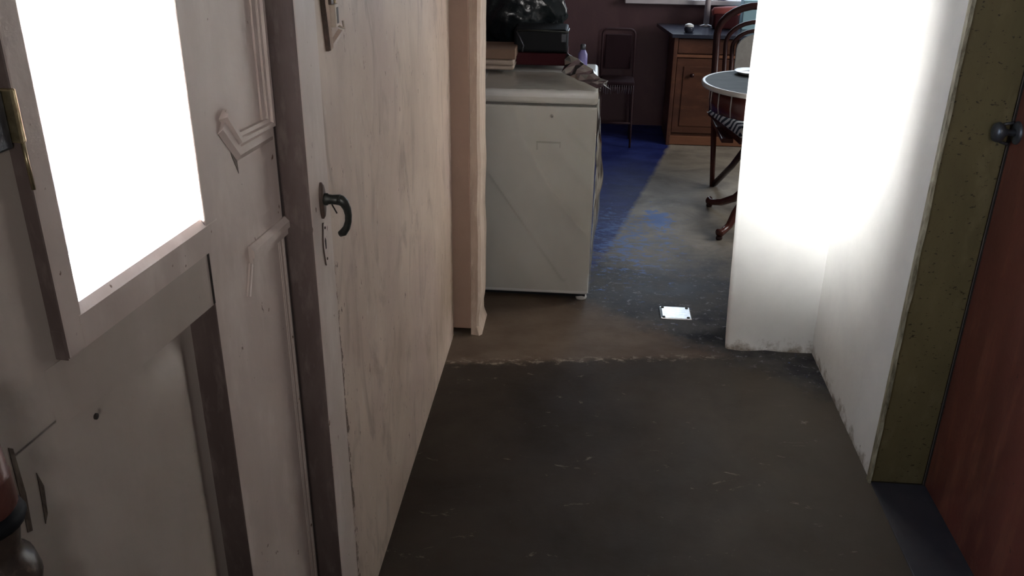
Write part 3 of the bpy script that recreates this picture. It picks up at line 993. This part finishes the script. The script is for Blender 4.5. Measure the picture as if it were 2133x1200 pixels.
tube_obj('rim_strip', [(-0.10, -0.097, 0.088), (0.0, -0.097, 0.091), (0.112, -0.095, 0.086), (0.114, 0.0, 0.086)], 0.004, 'iron', cs, 8)
box('clasp', 0.085, 0.105, -0.101, -0.092, 0.045, 0.080, 'grey_metal', cs, 0.003)
tube_obj('carry_strap', [(-0.10, -0.098, 0.085), (-0.085, -0.108, 0.06), (-0.07, -0.112, 0.03), (-0.075, -0.11, 0.005)], 0.004, 'grey_metal', cs, 8)
bl = tag(empty('bottle', (-0.022, 3.85, ZT + 0.02)), 'small lavender bottle beside the bunched plastic film', 'bottle')
bl.location.z = 0.874
lathe_obj('flask', [(0, 0), (0.018, 0), (0.020, 0.004), (0.020, 0.06), (0.012, 0.075), (0.009, 0.08), (0, 0.08)], 'blue_violet', bl, None, 18)
lathe_obj('cap', [(0, 0.079), (0.011, 0.079), (0.011, 0.098), (0.009, 0.10), (0, 0.10)], 'grey_metal', bl, None, 16)
gb = bmesh.new()
bmesh.ops.create_icosphere(gb, subdivisions=5, radius=1.0)
for v in gb.verts:
    c = v.co.copy()
    n1 = noise.noise(c * 1.6 + Vector((4, 1, 0)))
    rg = 1 - abs(noise.noise(Vector((c.x * 3.2, c.y * 3.2, c.z * 1.4))))
    rg2 = 1 - abs(noise.noise(Vector((c.x * 8, c.y * 8, c.z * 4))))
    k = 0.80 + 0.15 * n1 + 0.14 * rg * rg + 0.05 * rg2 * rg2
    v.co = Vector((c.x * 0.23 * k, c.y * 0.12 * k, max(c.z, -0.72) * 0.20 * k))
zmin = min(v.co.z for v in gb.verts)
for v in gb.verts:
    v.co.z -= zmin
gbo = link('garbage_bag', gb, 'bag', None, (-0.33, 4.16, 0.0), True)
gbo.location.z = 0.90
tag(gbo, 'crumpled shiny black plastic bag behind the pile on the washing machine', 'bag')
# low stool-shelf the bag rests on, behind the machine
sh = tag(empty('crate', (-0.32, 4.17, 0)), 'dark wooden crate behind the washing machine holding the black bag', 'crate')
for i in range(6):
    box('slat', -0.22, 0.22, -0.145, -0.13, 0.03 + i * 0.145, 0.16 + i * 0.145, 'chair_wood', sh, 0.003)
box('side', -0.22, -0.205, -0.13, 0.15, 0, 0.885, 'chair_wood', sh)
box('side', 0.205, 0.22, -0.13, 0.15, 0, 0.885, 'chair_wood', sh)
box('top', -0.225, 0.225, -0.147, 0.155, 0.885, 0.899, 'chair_wood', sh, 0.003)

# ------------------------------------------------------------------ steel plate in the floor
fp = tag(empty('floor_plate', (0.402, 3.325, 0.0)), 'small shiny metal plate screwed flat to the floor in the opening', 'floor plate')
bm = bmesh.new()
bx(bm, -0.062, 0.062, -0.055, 0.055, -0.003, 0.004, 0.003, 2)
link('cover', bm, 'steel', fp)
box('worn_edge', -0.0625, -0.052, -0.047, 0.047, 0.001, 0.0046, 'iron', fp, 0.001)
for sx in (-1, 1):
    for sy in (-1, 1):
        lathe_obj('screw', [(0, 0.0035), (0.007, 0.0035), (0.006, 0.006), (0, 0.0068)], 'iron', fp, (sx * 0.049, sy * 0.044, 0), 12)

# ------------------------------------------------------------------ cabinet under the far window
CX0, CX1, CY0, CY1 = 0.545, 1.62, 5.92, 6.34
cb = tag(empty('cabinet', ((CX0 + CX1) / 2, (CY0 + CY1) / 2, 0)), 'red-brown wooden cabinet with a dark top under the far window', 'cabinet')
cxx, cyy = cb.location.x, cb.location.y


def cbox(name, x0, x1, y0, y1, z0, z1, mat, parent=None, bev=0.003):
    return box(name, x0 - cxx, x1 - cxx, y0 - cyy, y1 - cyy, z0, z1, mat, parent or cb, bev)


cbox('carcass', CX0, CX1, CY0, CY1, 0.0, 0.70, 'cab_wood')
bm = bmesh.new()
strip_prism(bm, [(0.455 - cxx, CY1 - cyy), (0.525 - cxx, CY0 - .045 - cyy), (CX1 + .04 - cxx, CY0 - .045 - cyy), (CX1 + .04 - cxx, CY1 - cyy)], 0.700, 0.722, 'z')
link('top', bm, 'cab_top', cb)
cbox('plinth', CX0 + .01, CX1 - .01, CY0 - .012, CY0 + .01, 0.004, 0.062, 'cab_plinth')
for x0, x1 in ((CX0 + .025, 0.93), (0.95, CX1 - .02)):
    dr = cbox('drawer', x0, x1, CY0 - .014, CY0 + .01, 0.600, 0.692, 'cab_wood')
    dd = cbox('door', x0, x1, CY0 - .014, CY0 + .01, 0.085, 0.568, 'cab_wood')
    cbox('door_panel', x0 + .045, x1 - .045, CY0 - .019, CY0 - .01, 0.13, 0.52, 'cab_wood', dd, 0.004)
    k1 = lathe_obj('knob', [(0, 0), (0.006, 0), (0.006, 0.01), (0.014, 0.016), (0.013, 0.024), (0, 0.027)], 'chair_wood', dd, (0.672 - cxx if x0 < .9 else 1.05 - cxx, CY0 - .017 - cyy, 0.466), 14)
    k1.rotation_euler = (math.pi / 2, 0, 0)
cbox('drawer_rail', CX0 + .01, CX1 - .01, CY0 - .018, CY0 + .01, 0.574, 0.592, 'cab_plinth', bev=0.004)
cbox('corner_post', CX0 - .004, CX0 + .022, CY0 - .02, CY0 + .01, 0.0, 0.70, 'cab_wood', bev=0.004)

# things on the cabinet
tk = tag(empty('trinket_pot', (0.635, 5.98, 0.722)), 'small round dark pot with a pale top on the cabinet', 'pot')
lathe_obj('pot', [(0, 0), (0.024, 0), (0.030, 0.008), (0.032, 0.024), (0.028, 0.034), (0, 0.034)], 'cab_top', tk, None, 20)
lathe_obj('pale_lid', [(0.028, 0.034), (0.030, 0.036), (0.026, 0.046), (0.012, 0.053), (0, 0.054)], 'plate', tk, None, 20)
lp = tag(empty('table_lamp', (0.775, 6.27, 0.722)), 'slim white lamp pole standing on the cabinet before the far window', 'lamp')
lathe_obj('base', [(0, 0), (0.050, 0), (0.050, 0.006), (0.014, 0.014), (0.012, 0.02), (0, 0.02)], 'chrome', lp, None, 24)
lathe_obj('pole', [(0, 0.018), (0.019, 0.018), (0.019, 0.44), (0, 0.44)], 'frame_white', lp, None, 14)
lathe_obj('lamp_shade', [(0.11, 0.42), (0.112, 0.42), (0.07, 0.60), (0.068, 0.60)], 'shade', lp, None, 28)
rc = tag(empty('bolster', (0.885, 6.16, 0.722)), 'dark red bolster with a top roll coloured as if lit on the cabinet by the lamp', 'cushion')
bm = bmesh.new()
bx(bm, -0.085, 0.075, -0.045, 0.045, 0.0, 0.10, 0.02, 3)
link('lower_body', bm, 'red_dark', rc, smooth=True)
bm = bmesh.new()
tube(bm, [(-0.092, 0, 0.100), (-0.08, 0, 0.104), (0.0, 0, 0.108), (0.075, 0, 0.114), (0.09, 0, 0.114)], [0.018, 0.031, 0.034, 0.031, 0.018], 18)
bmesh.ops.recalc_face_normals(bm, faces=bm.faces)
link('roll', bm, 'lit_red', rc, smooth=True)  # brighter red on the roll paints the lit top edge
pbx = tag(empty('box', (1.075, 6.20, 0.722)), 'pale blue box on the cabinet behind the bentwood chair', 'box')
box('carton', -0.085, 0.085, -0.06, 0.06, 0.0, 0.15, 'pale_blue', pbx, 0.004)
box('lid', -0.088, 0.088, -0.063, 0.063, 0.14, 0.185, 'pale_blue', pbx, 0.004)
jr = tag(empty('jar', (0.875, 6.395, 0.877)), 'deep blue glazed jar on the far window sill', 'jar')
lathe_obj('jar_body', [(0, 0), (0.03, 0), (0.042, 0.02), (0.045, 0.06), (0.03, 0.09), (0.028, 0.10), (0.034, 0.105), (0, 0.105)], 'blue_cloth', jr, None, 20)

# ------------------------------------------------------------------ small tubular chair against the back
sc_ = tag(empty('metal_chair', (0.195, 5.93, 0)), 'small dark tubular chair with a fringed seat beside the cabinet', 'chair')


def arc_frame(x0, x1, z0, z1, r, y0, y1):
    p = [(x0, y0, z0)]
    for k in range(6):
        a = math.pi - k / 5 * math.pi / 2
        p.append((x0 + r + r * math.cos(a), y1, z1 - r + r * math.sin(a)))
    for k in range(6):
        a = math.pi / 2 - k / 5 * math.pi / 2
        p.append((x1 - r + r * math.cos(a), y1, z1 - r + r * math.sin(a)))
    p.append((x1, y0, z0))
    return p


tube_obj('back_frame', arc_frame(-0.105, 0.105, 0.40, 0.722, 0.035, 0.06, 0.10), 0.0075, 'tube', sc_)
bm = bmesh.new()
bx(bm, -0.085, 0.085, 0.09, 0.102, 0.47, 0.69, 0.005)
link('backrest', bm, 'vinyl', sc_)
bm = bmesh.new()
bx(bm, -0.108, 0.112, -0.13, 0.08, 0.392, 0.428, 0.014, 4)
link('seat', bm, 'vinyl', sc_, smooth=True)
for i in range(15):
    x = -0.10 + i * 0.0145
    tube_obj('tassel', [(x, -0.134, 0.408), (x + random.uniform(-.003, .003), -0.136, 0.385), (x + random.uniform(-.005, .005), -0.135, 0.360 + random.uniform(-.012, .01))], [0.002, 0.0028, 0.0016], 'fringe', sc_, 5)
for sx in (-1, 1):
    tube_obj('leg', [(sx * 0.10, -0.11, 0.40), (sx * 0.105, -0.125, 0.0)], 0.0075, 'tube', sc_)
    tube_obj('leg', [(sx * 0.10, 0.065, 0.40), (sx * 0.107, 0.10, 0.0)], 0.0075, 'tube', sc_)
tube_obj('stretcher', [(-0.104, -0.12, 0.16), (0.104, -0.12, 0.16)], 0.006, 'tube', sc_)

# ------------------------------------------------------------------ bentwood chair with zigzag cushion
bc_ = tag(empty('bentwood_chair', (0.95, 4.98, 0)), 'dark bentwood chair with grey back pad pulled up behind the round table', 'chair')


def arch(w, top, z0, y0, y1, k=14):
    p = [(-w, y0, z0), (-w, y0 + (y1 - y0) * .5, z0 + (top - w * .72 - z0) * .5)]
    for i in range(k + 1):
        a = math.pi - math.pi * i / k
        p.append((w * math.cos(a), y1, top - w * .72 + w * .72 * math.sin(a)))
    p += [(w, y0 + (y1 - y0) * .5, z0 + (top - w * .72 - z0) * .5), (w, y0, z0)]
    return p


tube_obj('outer_arch', arch(0.225, 0.972, 0.40, 0.20, 0.34), 0.021, 'chair_wood', bc_, 10)
tube_obj('inner_arch', arch(0.172, 0.885, 0.40, 0.20, 0.335), 0.013, 'chair_wood', bc_, 10)
tube_obj('inner_arch', arch(0.134, 0.838, 0.40, 0.20, 0.33), 0.012, 'chair_wood', bc_, 10)
bm = bmesh.new()
pp = [(-0.112, 0.62)] + [(0.112 * math.cos(math.pi - math.pi * i / 12), 0.735 + 0.085 * math.sin(math.pi * i / 12)) for i in range(13)] + [(0.112, 0.62)]
strip_prism(bm, pp, 0.300, 0.322, 'y')
link('back_pad', bm, 'pad', bc_)
bm = bmesh.new()
strip_prism(bm, [(-0.245, 0.22), (-0.155, -0.40), (0.22, -0.42), (0.24, 0.22)], 0.375, 0.405, 'z')
link('seat', bm, 'table_wood', bc_)
tube_obj('leg', [(-0.215, 0.19, 0.40), (-0.210, 0.12, 0.22), (-0.202, 0.062, 0.0)], [0.019, 0.016, 0.014], 'table_wood', bc_, 10)
tube_obj('leg', [(0.215, 0.19, 0.40), (0.210, 0.12, 0.22), (0.205, 0.062, 0.0)], [0.019, 0.016, 0.014], 'table_wood', bc_, 10)
tube_obj('leg', [(0.19, -0.36, 0.38), (0.2, -0.39, 0.0)], [0.018, 0.014], 'table_wood', bc_, 10)
tube_obj('brace', [(-0.190, 0.060, 0.015), (-0.135, -0.15, 0.19), (-0.085, -0.33, 0.38)], 0.017, 'chair_wood', bc_, 10)
tube_obj('brace', [(0.200, 0.060, 0.05), (0.19, -0.15, 0.19), (0.18, -0.33, 0.38)], 0.014, 'chair_wood', bc_, 10)
box('side_rail', -0.232, -0.17, -0.30, 0.18, 0.352, 0.376, 'table_wood', bc_, 0.004)
cu = tag(empty('cushion', (0.95, 4.98, 0.405)), 'black and white zigzag cushion on the bentwood chair', 'cushion')
bm = bmesh.new()
NX, NY = 20, 26
top, bot = [], []
for i in range(NX + 1):
    u = i / NX
    for j in range(NY + 1):
        v = j / NY
        xl = -0.275 + (0.105) * (1 - v)
        x = xl + (0.22 - xl) * u
        y = -0.44 + 0.50 * v
        e = min(1, min(u, 1 - u, v, 1 - v) / 0.16)
        h_ = math.sqrt(max(0, 1 - (1 - e) ** 2))
        top.append(bm.verts.new((x, y, 0.026 + 0.045 * h_)))
        bot.append(bm.verts.new((x, y, 0.024 - 0.023 * h_)))
W_ = NY + 1
for i in range(NX):
    for j in range(NY):
        a = i * W_ + j
        bm.faces.new((top[a], top[a + W_], top[a + W_ + 1], top[a + 1]))
        bm.faces.new((bot[a], bot[a + 1], bot[a + W_ + 1], bot[a + W_]))
rim_i = [i * W_ for i in range(NX + 1)] + [NX * W_ + j for j in range(1, NY + 1)] + [i * W_ + NY for i in range(NX - 1, -1, -1)] + [j for j in range(NY - 1, 0, -1)]
for a, b in zip(rim_i, rim_i[1:] + rim_i[:1]):
    bm.faces.new((top[a], bot[a], bot[b], top[b]))
bmesh.ops.recalc_face_normals(bm, faces=bm.faces)
link('cover', bm, 'zigzag', cu, smooth=True)

# ------------------------------------------------------------------ round pedestal table
tb = tag(empty('pedestal_table', (0.865, 4.375, 0)), 'round mahogany pedestal table with a smoky top and pale rim', 'table')
lathe_obj('tabletop', [(0, 0.715), (0.305, 0.715), (0.307, 0.719), (0.307, 0.733), (0, 0.733)], 'table_top', tb, None, 64, False)
lathe_obj('rim', [(0.300, 0.7335), (0.309, 0.7345), (0.3155, 0.730), (0.317, 0.722), (0.3145, 0.713), (0.3075, 0.712), (0.3072, 0.733)], 'rim', tb, None, 64)
lathe_obj('apron', [(0.262, 0.60), (0.266, 0.60), (0.272, 0.64), (0.270, 0.716), (0.262, 0.716)], 'table_wood', tb, None, 48)
for i in range(20):
    a = 2 * math.pi * (i + .4) / 20
    x, y = 0.271 * math.cos(a), 0.271 * math.sin(a)
    tube_obj('apron_glint', [(x * .975, y * .975, 0.603), (x, y, 0.645), (x, y, 0.71)], 0.0035, 'rim', tb, 6)  # pale rods stand in for light streaks reflected on the apron
lathe_obj('column', [(0, 0.12), (0.035, 0.12), (0.05, 0.16), (0.045, 0.20), (0.025, 0.26), (0.022, 0.34), (0.035, 0.42), (0.040, 0.48), (0.028, 0.56), (0.05, 0.60), (0.10, 0.66), (0.12, 0.715), (0, 0.715)], 'table_wood', tb, None, 24)
for a in (120, 226, 300, 30):
    c, s = math.cos(math.radians(a)), math.sin(math.radians(a))
    R = 0.36 if a == 120 else 0.27
    pr_ = [(0.03, 0.17), (0.09, 0.165), (0.15, 0.11), (0.21 * R / .3, 0.055), (R * .93, 0.030), (R * .985, 0.034), (R * 1.01, 0.028)]
    lg = tube_obj('leg', [(r_ * c, r_ * s, z_) for r_, z_ in pr_], [0.022, 0.022, 0.020, 0.018, 0.017, 0.023, 0.010], 'table_wood', tb, 12)
    lathe_obj('toe_cap', [(0, 0.0), (0.014, 0.0), (0.017, 0.008), (0.014, 0.018), (0, 0.02)], 'chair_wood', lg, (R * .97 * c, R * .97 * s, 0), 12)
pt = tag(empty('dish', (0.812, 4.585, 0.733)), 'white rimmed dish at the back edge of the round table', 'dish')
lathe_obj('dish_body', [(0, 0.002), (0.045, 0.002), (0.055, 0.004), (0.082, 0.016), (0.084, 0.014), (0.058, 0.0), (0, 0.0)], 'plate', pt, None, 36)
